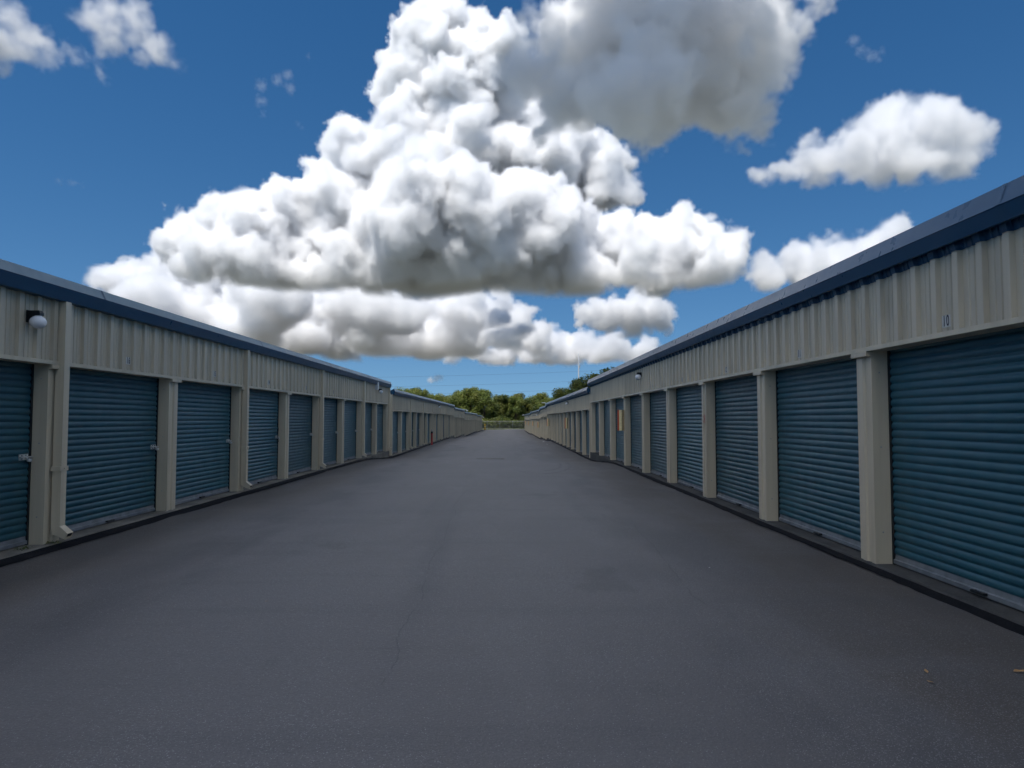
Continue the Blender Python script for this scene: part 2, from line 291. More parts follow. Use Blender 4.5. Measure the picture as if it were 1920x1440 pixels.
# ---------------------------------------------------------------- mesh helpers
class MB:
    def __init__(s): s.v=[];s.f=[];s.mi=[]
    def add(s,vs,fs,mi=0):
        o=len(s.v); s.v+=[tuple(v) for v in vs]; s.f+=[tuple(i+o for i in f) for f in fs]; s.mi+=[mi]*len(fs); return s
    def box(s,a,b,mi=0):
        (x0,y0,z0),(x1,y1,z1)=a,b
        return s.add([(x0,y0,z0),(x1,y0,z0),(x1,y1,z0),(x0,y1,z0),(x0,y0,z1),(x1,y0,z1),(x1,y1,z1),(x0,y1,z1)],
          [(0,3,2,1),(4,5,6,7),(0,1,5,4),(1,2,6,5),(2,3,7,6),(3,0,4,7)],mi)
    def prism(s,prof,ax,a,b,mi=0,closed=True):
        # prof: 2-D points; ax: 'y' -> (x,z) profile along y, 'z' -> (x,y) profile along z
        n=len(prof); mk=(lambda p,t:(p[0],t,p[1])) if ax=='y' else (lambda p,t:(p[0],p[1],t))
        vs=[mk(p,a) for p in prof]+[mk(p,b) for p in prof]
        fs=[(i,(i+1)%n,(i+1)%n+n,i+n) for i in range(n if closed else n-1)]
        if closed: fs+=[tuple(range(n))[::-1],tuple(range(n,2*n))]
        return s.add(vs,fs,mi)
    def tube(s,pts,r,n=8,mi=0,cap=True):
        pts=[Vector(p) for p in pts]; rs=r if isinstance(r,(list,tuple)) else [r]*len(pts); vs=[];fs=[]
        for i,p in enumerate(pts):
            d=(pts[min(i+1,len(pts)-1)]-pts[max(i-1,0)]).normalized(); q=d.to_track_quat('Z','Y')
            for k in range(n):
                t=2*math.pi*k/n; vs.append(p+q@Vector((math.cos(t)*rs[i],math.sin(t)*rs[i],0)))
        for i in range(len(pts)-1):
            for k in range(n): fs.append((i*n+k,i*n+(k+1)%n,(i+1)*n+(k+1)%n,(i+1)*n+k))
        if cap: fs+=[tuple(range(n))[::-1],tuple((len(pts)-1)*n+k for k in range(n))]
        return s.add(vs,fs,mi)
    def lathe(s,prof,n=16,c=(0,0,0),mi=0):
        vs=[];fs=[]
        for r,z in prof:
            for k in range(n):
                t=2*math.pi*k/n; vs.append((c[0]+r*math.cos(t),c[1]+r*math.sin(t),c[2]+z))
        for i in range(len(prof)-1):
            for k in range(n): fs.append((i*n+k,i*n+(k+1)%n,(i+1)*n+(k+1)%n,(i+1)*n+k))
        fs+=[tuple(range(n))[::-1],tuple((len(prof)-1)*n+k for k in range(n))]
        return s.add(vs,fs,mi)
    def mesh(s,name,mats,smooth=False,fix=True):
        me=bpy.data.meshes.new(name); me.from_pydata(s.v,[],s.f); 
        for m in (mats if isinstance(mats,(list,tuple)) else [mats]): me.materials.append(M[m])
        me.polygons.foreach_set('material_index',s.mi)
        if fix:
            bm=bmesh.new(); bm.from_mesh(me); bmesh.ops.recalc_face_normals(bm,faces=bm.faces); bm.to_mesh(me); bm.free()
        if smooth: me.polygons.foreach_set('use_smooth',[True]*len(me.polygons))
        me.update(); return me
def obj(name,me,parent=None,loc=(0,0,0),rot=None):
    o=bpy.data.objects.new(name,me); col.objects.link(o); o.location=loc
    if rot: o.rotation_euler=rot
    if parent: o.parent=parent
    return o
def tag(o,label,cat,group=None,kind=None):
    o['label']=label; o['category']=cat
    if group: o['group']=group
    return o
def thing(name,label,cat,loc,group=None,rz=0):
    o=bpy.data.objects.new(name,None); col.objects.link(o); o.location=loc; o.rotation_euler=(0,0,rz); o.empty_display_size=.2; return tag(o,label,cat,group)
def struct(o): o['kind']='structure'; return o
def copy_tree(o,parent=None):
    c_=o.copy(); col.objects.link(c_); c_.parent=parent
    for ch in list(o.children): copy_tree(ch,c_)
    return c_
def smooth(a,b,t):
    t=min(1,max(0,(t-a)/(b-a))); return t*t*(3-2*t)
# ---------------------------------------------------------------- layout of the yard
PITCH=3.05; PW=.31           # one unit, one pillar
XR,XL=3.787,5.47             # pillar faces, right and left of the camera
SLAB=.064
RIGHT=[(7.316-PITCH*4,12,0.0),(32.05,11,-.29),(65.7,4,-.50),(78.0,10,-.70),(108.6,12,-.87)]
LEFT=[(8.51-PITCH*5,13,0.0),(34.0,13,-.27),(73.9,6,-.51),(92.4,13,-.78),(132.3,9,-1.0)]
def ends(rows): return [(rows[i+1][0],rows[i+1][2]-rows[i][2]) for i in range(len(rows)-1)]
def zprof(rows,y): return sum(d*smooth(yj-8.5,yj-.3,y) for yj,d in ends(rows))
def zlane(x,y):
    f=min(1,max(0,(x+XL)/(XL+XR))); return zprof(LEFT,y)*(1-f)+zprof(RIGHT,y)*f
# ground: one sheet to the horizon, with the yard's fall
ys=[-4000,-400,-60,-20]+list(range(-10,172,2))+[180,200,240,400,1200,5000]; xs=[-5000,-800,-120,-30,-12,-6,-2,0,2,4.5,12,30,120,800,5000]
g=MB(); g.add([(x,y,zlane(max(-XL,min(XR,x)),y)-.13) for y in ys for x in xs],[(j*len(xs)+i,j*len(xs)+i+1,(j+1)*len(xs)+i+1,(j+1)*len(xs)+i) for j in range(len(ys)-1) for i in range(len(xs)-1)])
ground=struct(obj('ground',g.mesh('ground','grass',True,False)))
ys=[i*.75-30 for i in range(int(193.5/.75)+1)]; nx=16; rnd=random.Random(5)
g=MB(); vs=[]
for y in ys:
    for i in range(nx+1):
        x=-XL-.6+(XL+XR+1.2)*i/nx; vs.append((x,y,zlane(x,y)+(.006*math.sin(y*.7+x*1.3)+.004*math.sin(y*1.9-x) if 0<i<nx else 0)))
g.add(vs,[(j*(nx+1)+i,j*(nx+1)+i+1,(j+1)*(nx+1)+i+1,(j+1)*(nx+1)+i) for j in range(len(ys)-1) for i in range(nx)])
road=struct(obj('asphalt_lane',g.mesh('asphalt_lane','asphalt',True,False)))
# black sealer run up against each slab
def sealer_strip(s,X,rows,name):
    rnd=random.Random(9+s); g=MB(); vs=[]; n=0; y=-20.
    while y<rows[-1][0]+rows[-1][1]*PITCH:
        zl=[r for r in rows if y>=r[0]]; slab=(zl[-1] if zl else rows[0])[2]+SLAB
        z=zlane(s*X,y); top=min(slab-.012,z+.055+rnd.uniform(-.006,.006)); wd=(.06 if s>0 else .14)+rnd.uniform(-.012,.018)+.02*math.sin(y*.6)*math.sin(y*.23)
        e=X-.006
        vs+=[(s*e,y,top),(s*(e-.008),y,top-.004),(s*(e-.02),y,z+.016),(s*(e-wd),y,z+.006)]; n+=1; y+=.16 if y<40 else .6
    g.add(vs,[(j*4+i,j*4+i+1,(j+1)*4+i+1,(j+1)*4+i) for j in range(n-1) for i in range(3)])
    return struct(obj(name,g.mesh(name,'black_sealer',True,False)))
sealer_strip(1,XR-.042,RIGHT,'black_sealer_edge'); sealer_strip(-1,XL-.08,LEFT,'black_sealer_edge')
# ---------------------------------------------------------------- storage buildings
HB={1:2.25,-1:2.20}; HT={1:3.0,-1:2.99}
CACHE={}
def cached(key,fn):
    if key not in CACHE: CACHE[key]=fn()
    return CACHE[key]
def panel_profile(L,rib=.038):
    pts=[]; n=int(round(L/.305))
    for i in range(n):
        u=i*.305
        pts+=[(u,0),(u+.012,0),(u+.024,-rib),(u+.094,-rib),(u+.106,0),(u+.158,0),(u+.165,-.009),(u+.187,-.009),(u+.194,0),(u+.228,0),(u+.235,-.009),(u+.257,-.009),(u+.264,0)]
    pts.append((L,0)); return pts
def m_header(s):
    g=MB(); pr=panel_profile(PITCH); h0,h1=HB[s]+.02,HT[s]+.06
    vs=[(s*v,u,z) for z in (h0,h1) for u,v in pr]; n=len(pr)
    g.add(vs,[(i,i+1,n+i+1,n+i) for i in range(n-1)]); return g.mesh('header_panel','wall_paint',fix=False)
def m_lip(s):
    g=MB(); h=HB[s]; pr=[(-.042,h+.045),(-.042,h),(.16,h),(.16,h+.012),(-.034,h+.012),(-.034,h+.045)]
    g.prism([(s*a,b) for a,b in pr],'y',0,PITCH); return g.mesh('drip_trim','trim_paint')
def m_pillar(s):
    g=MB(); W=PW
    pr=[(.0,.17),(.0,.0),(.035,-.0),(.05,.014),(.105,.014),(.122,-.002),(.165,-.002),(.18,.014),(.225,.014),(.24,0),(W,.0),(W,.17),(W-.02,.17),(.02,.17)]
    pr=[(.0,.17),(.0,.0),(.075,0),(.090,.013),(.150,.013),(.165,-.010),(.235,-.010),(.250,.002),(W,.002),(W,.17)]
    g.prism([(s*v,u) for u,v in pr],'z',SLAB-.002,HB[s]-.001)
    for z in (.38,1.25,2.02): a,b_=sorted((s*.075,s*.089)); g.box((a,-.004,z),(b_,.002,z+.014),1)
    return g.mesh('pillar',['trim_paint','galvanised'])
def m_cap(s):
    g=MB(); h=HB[s]; g.box((min(s*-.055,s*.01),-.008,h-.05),(max(s*-.055,s*.01),PW+.008,h-.004)); return g.mesh('pillar_cap','trim_paint')
DW=PITCH-PW
def m_curtain(s):
    g=MB(); z0,z1=SLAB+.10,HB[s]+.06; p=.0795; vs=[];n=0; z=z0
    prof=[(0,.0),(.06,-.003),(.14,-.009),(.26,-.0135),(.42,-.0145),(.60,-.0135),(.74,-.010),(.85,-.004),(.93,-.000)]
    while z<z1:
        for t,d in prof:
            vs+=[(s*(.19+d),.035,z+t*p),(s*(.19+d),DW-.035,z+t*p)]; n+=1
        z+=p
    g.add(vs,[(2*i,2*i+1,2*i+3,2*i+2) for i in range(n-1)]); me=g.mesh('door','door_paint',True,False); return me
def m_bar(s):
    g=MB(); pr=[(.165,SLAB+.014),(.21,SLAB+.014),(.21,SLAB+.105),(.185,SLAB+.105),(.180,SLAB+.06),(.165,SLAB+.052)]
    g.prism([(s*a,b) for a,b in pr],'y',.03,DW-.03); return g.mesh('bottom_bar','aluminium')
def m_guides(s):
    g=MB(); a,b=sorted((s*.168,s*.215))
    g.box((a,.002,SLAB+.002),(b,.034,HB[s]+.05))  # track coloured near black to stand for the shadow gap beside the door
    return g.mesh('door_track','gap_shade')
def m_handle(s):
    g=MB(); c_=DW/2; a=s*.165
    for u in (-.075,.06): g.box((min(a,a-s*.03),c_+u,SLAB+.03),(max(a,a-s*.03),c_+u+.018,SLAB+.052))
    g.prism([(a-s*.028,SLAB+.026),(a-s*.044,SLAB+.034),(a-s*.044,SLAB+.05),(a-s*.028,SLAB+.056)],'y',c_-.08,c_+.082); return g.mesh('pull_handle','black_plastic')
def m_latch(s):
    g=MB(); a=s*.172; u=DW-.17; z=1.10
    b=lambda d0,d1,u0,u1,z0,z1,mi=0: g.box((min(a-s*d0,a-s*d1),u0,z0),(max(a-s*d0,a-s*d1),u1,z1),mi)
    b(-.005,.006,u-.04,u+.11,z-.035,z+.035); b(.006,.03,u-.02,u+.0,z-.03,z+.03); b(.006,.03,u+.05,u+.07,z-.03,z+.03)
    g.tube([(a-s*.022,u-.05,z),(a-s*.022,u+.16,z)],.009,8); g.tube([(a-s*.022,u+.02,z),(a-s*.06,u+.02,z-.01)],.008,6)
    g.lathe([(.001,0),(.026,.002),(.028,.01),(.028,.03),(.026,.036),(.001,.038)],14,(a-s*.045,u+.075,z-.055)); return g.mesh('latch','steel')
def m_slab(s,L):
    g=MB(); e=.042 if s>0 else .08; n=max(2,int(L/.4)); r=random.Random(3); vs=[]
    for j in range(n+1):
        y=-.02+ (L+.0)*j/n; q=r.uniform(-.006,.006)
        vs+=[(s*5.5,y,-.6),(s*(-e+q),y,-.6),(s*(-e+q),y,SLAB-.014),(s*(-e+.014),y,SLAB),(s*5.5,y,SLAB)]
    fs=[(j*5+i,j*5+i+1,(j+1)*5+i+1,(j+1)*5+i) for j in range(n) for i in range(4)]; g.add(vs,fs+[(4,3,2,1,0),tuple(n*5+i for i in range(5))]); return g.mesh('slab','concrete' if s<0 else 'stained_concrete')
def m_fascia(s,L):
    g=MB(); ext=.10
    if s>0: pr=[(-.02,3.20),(-.085,3.28),(-.100,3.283),(-.158,3.125),(-.150,3.115),(-.115,3.005),(-.085,3.005),(-.07,3.035),(.03,3.06),(.03,3.2)]
    else:   pr=[(.02,3.17),(-.055,3.235),(-.085,3.248),(-.10,3.245),(-.155,3.125),(-.150,3.113),(-.115,2.975),(.02,2.972)]
    g.prism([(s*a,b) for a,b in pr],'y',-.02,L+ext)
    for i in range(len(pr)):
        if i in ((1,2) if s>0 else (0,1,2,3)): g.mi[i]=1  # upper faces take a paler blue than the rest
    for k in range(1,int(L/6.1)+1):   # lap joints
        a=[(x_*1.004-.003,z_) for x_,z_ in pr[2:7]]; n=len(a); y=k*6.1-2.2
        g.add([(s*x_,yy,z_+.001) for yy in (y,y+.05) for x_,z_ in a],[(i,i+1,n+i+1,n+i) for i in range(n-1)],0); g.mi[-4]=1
    return g.mesh('gutter' if s<0 else 'eave_trim',['roof_blue','pale_blue' if s<0 else 'slate_blue'])
def m_closure(L):
    # stepped closure strip following the ribs, right side only
    g=MB(); pr=[p for i in range(int(round(L/PITCH))) for p in [(u+i*PITCH,v) for u,v in panel_profile(PITCH)[:-1]]]; n=len(pr)
    vs=[(v-.008,u,2.948) for u,v in pr]+[(v-.030,u,3.04) for u,v in pr]
    g.add(vs,[(i,i+1,n+i+1,n+i) for i in range(n-1)])
    for i in range(int(L/.305)):
        u=i*.305+.06; g.lathe([(.001,-.004),(.006,-.004),(.006,.003),(.001,.004)],6,(-.05,u,2.97))
    return g.mesh('rib_closure','roof_blue',fix=False)
def m_roof(s,L):
    g=MB(); pr=[(-.06,3.19),(5.6,3.02),(5.6,2.96),(.05,3.10),(-.02,3.12)]
    g.prism([(s*a,b) for a,b in pr],'y',-.03,L+.05); return g.mesh('roof','roof_blue')
def m_core(s,L):
    g=MB(); a,b=sorted((s*.26,s*5.45)); g.box((a,.02,SLAB-.3),(b,L-.02,3.0)); a,b=sorted((s*.002,s*.30))
    g.box((a,.004,SLAB-.1),(b,.05,2.98)); g.box((a,L-.05,SLAB-.1),(b,L-.004,2.98)); return g.mesh('wall','wall_paint')
def m_downspout(s,kick=True):
    g=MB(); u0,u1=.12,.228; v0,v1=-.012,-.115
    b=lambda a,c_,y0,y1,z0,z1: g.box((min(s*a,s*c_),y0,z0),(max(s*a,s*c_),y1,z1))
    b(v0,v1,u0,u1,.26,3.0)
    w=[(v0,.26),(v1,.26),(v1-.10,.175),(v1-.07,.105),(v0-.02,.165)]
    g.prism([(s*a,z) for a,z in w],'y',u0-.006,u1+.006)
    a=MB(); g.prism([(s*(v1-.101),.170),(s*(v1-.072),.114),(s*(v1-.06),.12),(s*(v1-.085),.176)],'y',u0+.008,u1-.008,1)
    return g.mesh('downspout',['trim_paint','gap_shade'])
def m_strap():
    g=MB(); g.box((-.118,.10,0),(-.0,.245,.055)); g.tube([(-.118,.17,.03),(-.126,.17,.03)],.012,6); return g
def m_number(txt,s):
    # digits on a pale sticker, one mesh
    cu=bpy.data.curves.new('digits','FONT'); cu.body=txt; cu.size=.132; cu.align_x='CENTER'; cu.align_y='CENTER'; cu.extrude=.0008; cu.offset=.0018; cu.space_character=1.2
    o=bpy.data.objects.new('digits',cu); col.objects.link(o); dg=bpy.context.evaluated_depsgraph_get(); me=bpy.data.meshes.new_from_object(o.evaluated_get(dg)); bpy.data.objects.remove(o); bpy.data.curves.remove(cu)
    g=MB(); wd=.026*len(txt)+.006
    q=.62
    g.add([(s*(-.0128-v.co.z),(-s)*-v.co.x*q*-1 if False else (v.co.x*q*(-1 if s>0 else 1)),v.co.y) for v in me.vertices],[tuple(p.vertices) for p in me.polygons],1)
    a,b=sorted((s*-.0098,s*-.0112)); g.box((a,-wd,-.052),(b,wd,.052),0); bpy.data.meshes.remove(me)
    return g.mesh('number_sticker',['sticker','ink'],fix=False)
def building(s,idx,y0,bays,lev,label,numbers):
    X=(XR if s>0 else XL); L=bays*PITCH
    root=thing('storage_building',label,'building',(s*X,y0,lev),'rows of storage units along the lane')
    P=lambda name,me,u=0,z=0,par=None: obj(name,me,par or root,(0,u,z))
    P('slab',cached(('slab',s,bays),lambda:m_slab(s,L))); P('wall',cached(('core',s,bays),lambda:m_core(s,L))); P('roof',cached(('roof',s,bays),lambda:m_roof(s,L)))
    ea=P('gutter' if s<0 else 'eave_trim',cached(('fascia',s,bays),lambda:m_fascia(s,L)))
    if s>0 and idx<2: obj('rib_closure',cached(('clo',bays),lambda:m_closure(L)),ea)
    for b in range(bays):
        u=b*PITCH; near=y0+u<45; mid=y0+u<80
        hd=P('header_panel',cached(('hd',s),lambda:m_header(s)),u)
        obj('drip_trim',cached(('lip',s),lambda:m_lip(s)),hd)
        pl=P('pillar',cached(('pl',s),lambda:m_pillar(s)),u)
        obj('pillar_cap',cached(('cap',s),lambda:m_cap(s)),pl)
        d=P('door',cached(('cur',s),lambda:m_curtain(s)),u+PW)
        obj('bottom_bar',cached(('bar',s),lambda:m_bar(s)),d)
        if mid:
            for q in (0,DW-.036): obj('door_track',cached(('trk',s),lambda:m_guides(s)),d,(0,q,0))
        if near:
            obj('pull_handle',cached(('hnd',s),lambda:m_handle(s)),d)
            if s<0: obj('latch',cached(('lat',s),lambda:m_latch(s)),d)
        if b in numbers:
            obj('number_sticker',m_number(numbers[b],s),hd,(0,PW/2+PITCH/2+.082,2.385))
        if s<0 and ((idx==0 and b%2==1) or (idx>0 and b%2==0 and b>0)):
            ds=P('downspout',cached(('ds',s),lambda:m_downspout(s)),u)
            if near: obj('strap',cached(('strap',s),lambda:MB().box((.004,.095,0),(.12,.252,.055)).box((.12,.165,.02),(.126,.185,.038)).mesh('strap','trim_paint')),ds,(0,0,.92))
    pl=P('pillar',cached(('pl',s),lambda:m_pillar(s)),L-PW-.005+ (PW if False else 0))
    if s<0: P('downspout',cached(('ds',s),lambda:m_downspout(s)),L-.26)
    return root
nr={6:None}
names_r=['nearest storage building on the right with dark blue-green roll-up doors','second storage building on the right, its roof a step lower','short third storage building on the right beyond the white roof pipe','fourth storage building on the right, seen edge-on','last storage building on the right ending at the fence']
names_l=['nearest storage building on the left with teal roll-up doors and downspouts','second storage building on the left, behind the red standpipe','third storage building on the left, a short low stretch','fourth storage building on the left, seen edge-on','last storage building on the left beside the yellow bollard']
num_r={b:str(10+(b-3)) for b in range(3,12)}; num_l={b:str(16-(b-5)) for b in range(5,13)}
BR=[building(1,i,*RIGHT[i],names_r[i],num_r if i==0 else {}) for i in range(5)]
BL=[building(-1,i,*LEFT[i],names_l[i],num_l if i==0 else {}) for i in range(5)]
# ---------------------------------------------------------------- lamps, signs and fittings on the walls
def m_lampbody(s):
    g=MB(); pr=[(0,.0),(0,.125),(-.125,.125),(-.135,.10),(-.135,.07),(-.05,.065),(-.03,-.01)]
    g.prism([(s*a,b) for a,b in pr],'y',-.036,.036); g.box((min(0,s*.012),-.045,-.01),(max(0,s*.012),.045,.13)); return g.mesh('bracket','black_plastic')
def m_globe(s):
    g=MB(); pr=[(.002,-.075)]+[(.088*math.sin(t),-.075*math.cos(t)+.0) for t in [math.pi*k/9 for k in range(1,9)]]+[(.045,.072)]
    g.lathe(pr,20,(s*-.095,0,-.005)); return g.mesh('globe','globe',True)
def lamp(s,y,z,label,group='globe lamps on the walls',box=False):
    X=(XR if s>0 else XL)-.034
    t=thing('wall_lamp',label,'lamp',(s*X,y,z),group)
    obj('bracket',cached(('lb',s),lambda:m_lampbody(s)),t); obj('globe',cached(('lg',s),lambda:m_globe(s)),t)
    return t
lamp(-1,8.10,2.655,'white globe lamp on black bracket beside the nearest left downspout')
lamp(1,19.6,2.705,'white globe lamp on black bracket on the nearest right building')
lamp(1,42.8,2.46,'white globe lamp on the second right building, under its eave')
lamp(-1,30.3,2.70,'white globe lamp below the white junction box at the far end of nearest left building')
lamp(-1,57.0,2.50,'white globe lamp on the second left building, beyond the red standpipe')
lamp(1,85.0,1.98,'tiny white globe lamp on the fourth right building')
lamp(1,118.0,1.83,'tiny white globe lamp on the last right building')
g=MB(); g.box((0,-.13,0),(.11,.13,.34)); g.box((.11,-.11,.02),(.118,.11,.32)); g.tube([(.05,.13,.28),(.05,.5,.33),(.03,1.2,.30)],.012,6)
o=tag(obj('junction_box',g.mesh('junction_box','white_paint'),None,(-XL+.033,29.6,2.76)),'white metal junction box high on the far end of nearest left building','box')
def sign(y,z,label,first=[]):
    if first: t=copy_tree(first[0]); t.location=(XR-.012,y,z); tag(t,label,'sign','folded warning signs on the right pillars'); return t
    t=thing('pillar_sign',label,'sign',(XR-.012,y,z),'folded warning signs on the right pillars')
    def wing(p,q,z0,z1,mat,name):
        (x0,y0),(x1,y1)=p,q; d=Vector((x1-x0,y1-y0)).normalized(); n=Vector((-d.y,d.x))*.004
        g=MB(); g.prism([(x0+n.x,y0+n.y),(x1+n.x,y1+n.y),(x1-n.x,y1-n.y),(x0-n.x,y0-n.y)],'z',z0,z1); return obj(name,g.mesh(name,mat),t)
    wing((-.205,.035),(-.165,.0),0,.66,'orange_red','red_edge'); wing((-.163,0),(-.085,-.03),0,.66,'cream','face_panel'); wing((-.083,-.03),(.0,.02),0,.66,'khaki','side_panel')
    first.append(t); return t
for y,z,l in [(22.70,1.17,'cream and red folded sign on a pillar of the nearest right building'),(43.2,.95,'larger cream folded sign on the second right building'),(62.0,.90,'cream folded sign at the far end of the second right building'),
  (81.0,.53,'nearer cream folded sign on the fourth right building'),(97.0,.58,'farther cream folded sign on the fourth right building'),(116.0,.46,'nearer cream folded sign on the last right building'),(133.0,.46,'farthest cream folded sign on the right, near the fence')]: sign(y,z,l)
g=MB(); g.add([(0,.0,-.085),(0,.03,-.085),(0,.03,.085),(0,0,.085)],[(0,1,2,3)]); g.add([(0,.03,0),(0,.115,.085),(0,.115,.05),(0,.05,0),(0,.115,-.05),(0,.115,-.085)],[(0,1,2,3),(0,3,4,5)])
tag(obj('arrow_decal',g.mesh('arrow_decal','red_paint',fix=False),None,(XR-.012,13.45+.02,1.545)),'small red arrow mark stuck on a near right pillar','sign')
# white pipes and cameras at the roof ends
g=MB(); g.tube([(-.36,0,.50),(-.10,0,.50),(-.02,0,.49),(0,0,.42),(0,0,.0),(.04,0,-.05),(.2,0,-.06)],.03,8)
tag(obj('roof_pipe',g.mesh('roof_pipe','white_paint',True),None,(XR-.1,66.3,2.53)),'white bent pipe rising from the roof of the third right building','pipe')
def camera_unit(loc,label,s):
    t=thing('security_camera',label,'camera',loc); g=MB(); g.tube([(0,0,0),(0,0,.3),(-s*.06,0,.36),(-s*.28,0,.36),(-s*.32,0,.30)],.028,8); obj('arm',g.mesh('arm','white_paint',True),t)
    g=MB(); g.lathe([(.03,0),(.10,-.03),(.11,-.09),(.08,-.15),(.01,-.18)],12,(-s*.32,0,.31)); obj('dome',g.mesh('dome','white_paint',True),t)
camera_unit((XR-.05,144.8,2.02),'white security camera on hooked arm at the last right roof corner',1)
camera_unit((-XL+.05,92.8,2.35),'white security camera at the corner of the fourth left roof',-1)
camera_unit((-XL+.05,159.6,1.6),'small white security camera at the last left roof corner',-1)
t=thing('red_standpipe','red standpipe post with dark valve head in front of second left building','standpipe',(-5.17,49.6,zlane(-5.17,49.6)))
g=MB(); g.lathe([(.085,0),(.085,.03),(.062,.04),(.058,.74),(.075,.75),(.075,.79),(.02,.80)],14); obj('post',g.mesh('post','red_paint',True),t)
g=MB(); g.lathe([(.05,.79),(.07,.81),(.07,.90),(.05,.94),(.02,1.02),(.02,1.06)],12); g.tube([(0,-.02,.86),(.0,-.13,.86)],.03,8); obj('valve_head',g.mesh('valve_head','black_plastic',True),t)
g=MB(); g.tube([(-.07,0,1.04),(.07,0,1.04)],.014,6); g.box((-.02,-.09,.94),(.05,-.07,.99)); obj('handwheel',g.mesh('handwheel','white_paint'),t)
t=thing('bollard','yellow bollard at the end of the last left building','bollard',(-4.78,160.4,zlane(-4.78,160.4)))
g=MB(); g.lathe([(.15,0),(.15,1.18),(.135,1.26),(.09,1.31),(.01,1.33)],16); obj('post',g.mesh('post','yellow_paint',True),t)
g=MB(); g.lathe([(.155,.62),(.155,.78)],16); obj('reflective_band',g.mesh('reflective_band','cream',True),t)
# ---------------------------------------------------------------- drain grate in the lane
gy=32.3; gx=-.72; gz=zlane(gx,gy)+.012
t=thing('drain_grate','long slotted drain grate set in the middle of the lane','drain',(gx,gy,gz))
g=MB(); 
for a,b in (((-.62,-.21,-.02),(.62,-.17,.006)),((-.62,.17,-.02),(.62,.21,.006)),((-.62,-.169,-.02),(-.58,.169,.006)),((.58,-.169,-.02),(.62,.169,.006))): g.box(a,b)
obj('frame',g.mesh('frame','concrete'),t); g=MB(); g.box((-.58,-.168,-.02),(.58,.168,-.004)); obj('pit_shade',g.mesh('pit_shade','gap_shade'),t)  # shallow near-black plate stands for the shade down the drain
bar=MB().box((-.021,-.168,-.003),(.021,.168,.001)).mesh('bar','galvanised')
for k in range(13): obj('bar',bar,t,(-.53+k*.0885,0,0))
# ---------------------------------------------------------------- fence across the far end
FY=166.0; fz=zlane(0,FY)
fen=thing('chain_link_fence','grey chain-link fence across the far end of the lane','fence',(0,FY,fz))
post=MB().lathe([(.035,0),(.035,1.93),(.02,1.97),(.005,1.98)],8).mesh('post','galvanised',True)
for k in range(-5,6): obj('post',post,fen,(-1.45+2.95*k,0,0))
rail=MB().tube([(-17,0,1.88),(14,0,1.88)],.024,6).mesh('rail','galvanised'); obj('rail',rail,fen); obj('rail',rail,fen,(0,0,-1.80))
g=MB(); h=1.82; st=.11
for k in range(int(31/st)):
    x=-17+k*st
    for d in (1,-1):
        a,b=(x,0,.05),(x+d*h*.9,0,.05+h); r=.0045
        g.add([(a[0]-r,r,a[2]),(a[0]+r,r,a[2]),(a[0],-r,a[2]),(b[0]-r,r,b[2]),(b[0]+r,r,b[2]),(b[0],-r,b[2])],[(0,1,4,3),(1,2,5,4),(2,0,3,5)])
m=obj('wire_mesh',g.mesh('wire_mesh','galvanised',fix=False),fen); m['kind']='stuff'
# ---------------------------------------------------------------- trees
def leaf_cloud(rnd,cl,n,sz):
    g=MB(); vs=[];fs=[]
    for c_,r in cl:
        for i in range(n):
            u=Vector((rnd.gauss(0,1),rnd.gauss(0,1),rnd.gauss(.15,1))).normalized(); p=c_+u*r*(rnd.random()**.45)*(1+rnd.uniform(-.12,.18)); s=sz*rnd.uniform(.6,1.3)
            nrm=(u+Vector((rnd.gauss(0,.6),rnd.gauss(0,.6),rnd.gauss(.3,.6)))).normalized(); a=nrm.orthogonal().normalized(); a.rotate(__import__('mathutils').Quaternion(nrm,rnd.uniform(0,6.28))); b=nrm.cross(a)
            o=len(vs); vs+=[p-a*s*.55,p-b*s*.3+nrm*s*.08,p+a*s*.6,p+b*s*.3+nrm*s*.05]; fs+=[(o,o+1,o+2,o+3)]
    g.add(vs,fs); return g
def tree_proto(seed,h,w,mat,dens=430,sz=.33):
    rnd=random.Random(seed); tr=MB(); top=h*.55
    pts=[(0,0,-.3)]; 
    for k in range(1,5): pts.append((rnd.uniform(-.2,.2)*k*.4,rnd.uniform(-.2,.2)*k*.4,top*k/4))
    tr.tube(pts,[.26,.21,.18,.14,.09],8); cl=[]
    n=rnd.randint(27,33)
    for k in range(n):
        a=rnd.uniform(0,6.28); zz=h*rnd.uniform(.10,.93); f=max(math.sin(math.pi*min(1,max(.12,(zz/h-.02)/1.04)))**.6,.8 if zz<h*.5 else 0); rr=w*.5*f*rnd.uniform(.35,1.0); r=w*rnd.uniform(.13,.21)
        c_=Vector((math.cos(a)*rr,math.sin(a)*rr,zz)); cl.append((c_,r)); b0=Vector(pts[rnd.randint(1,4)])
        if k%2==0: tr.tube([b0,(b0+c_)/2+Vector((0,0,-.2)),c_],[.07,.05,.02],5)
    return tr.mesh('trunk','bark',True,False),leaf_cloud(rnd,cl,dens,sz).mesh('crown',mat,False,False)
protos=[tree_proto(1,9.6,6.5,'leaf_light'),tree_proto(2,9.0,7.5,'leaf_light'),tree_proto(3,10.2,6.0,'leaf_dark'),tree_proto(4,8.6,7.0,'leaf_dark'),tree_proto(5,9.8,8.0,'leaf_light')]
def tree(x,y,k,sc_,rz,label,group):
    t=thing('tree',label,'tree',(x,y,zlane(0,170)-.15),group,rz); t.scale=(sc_,)*3
    obj('trunk',protos[k][0],t); obj('crown',protos[k][1],t)
ORD=['first','second','third','fourth','fifth','sixth','seventh','eighth','ninth','tenth','eleventh','twelfth','thirteenth','fourteenth']
rnd=random.Random(8)
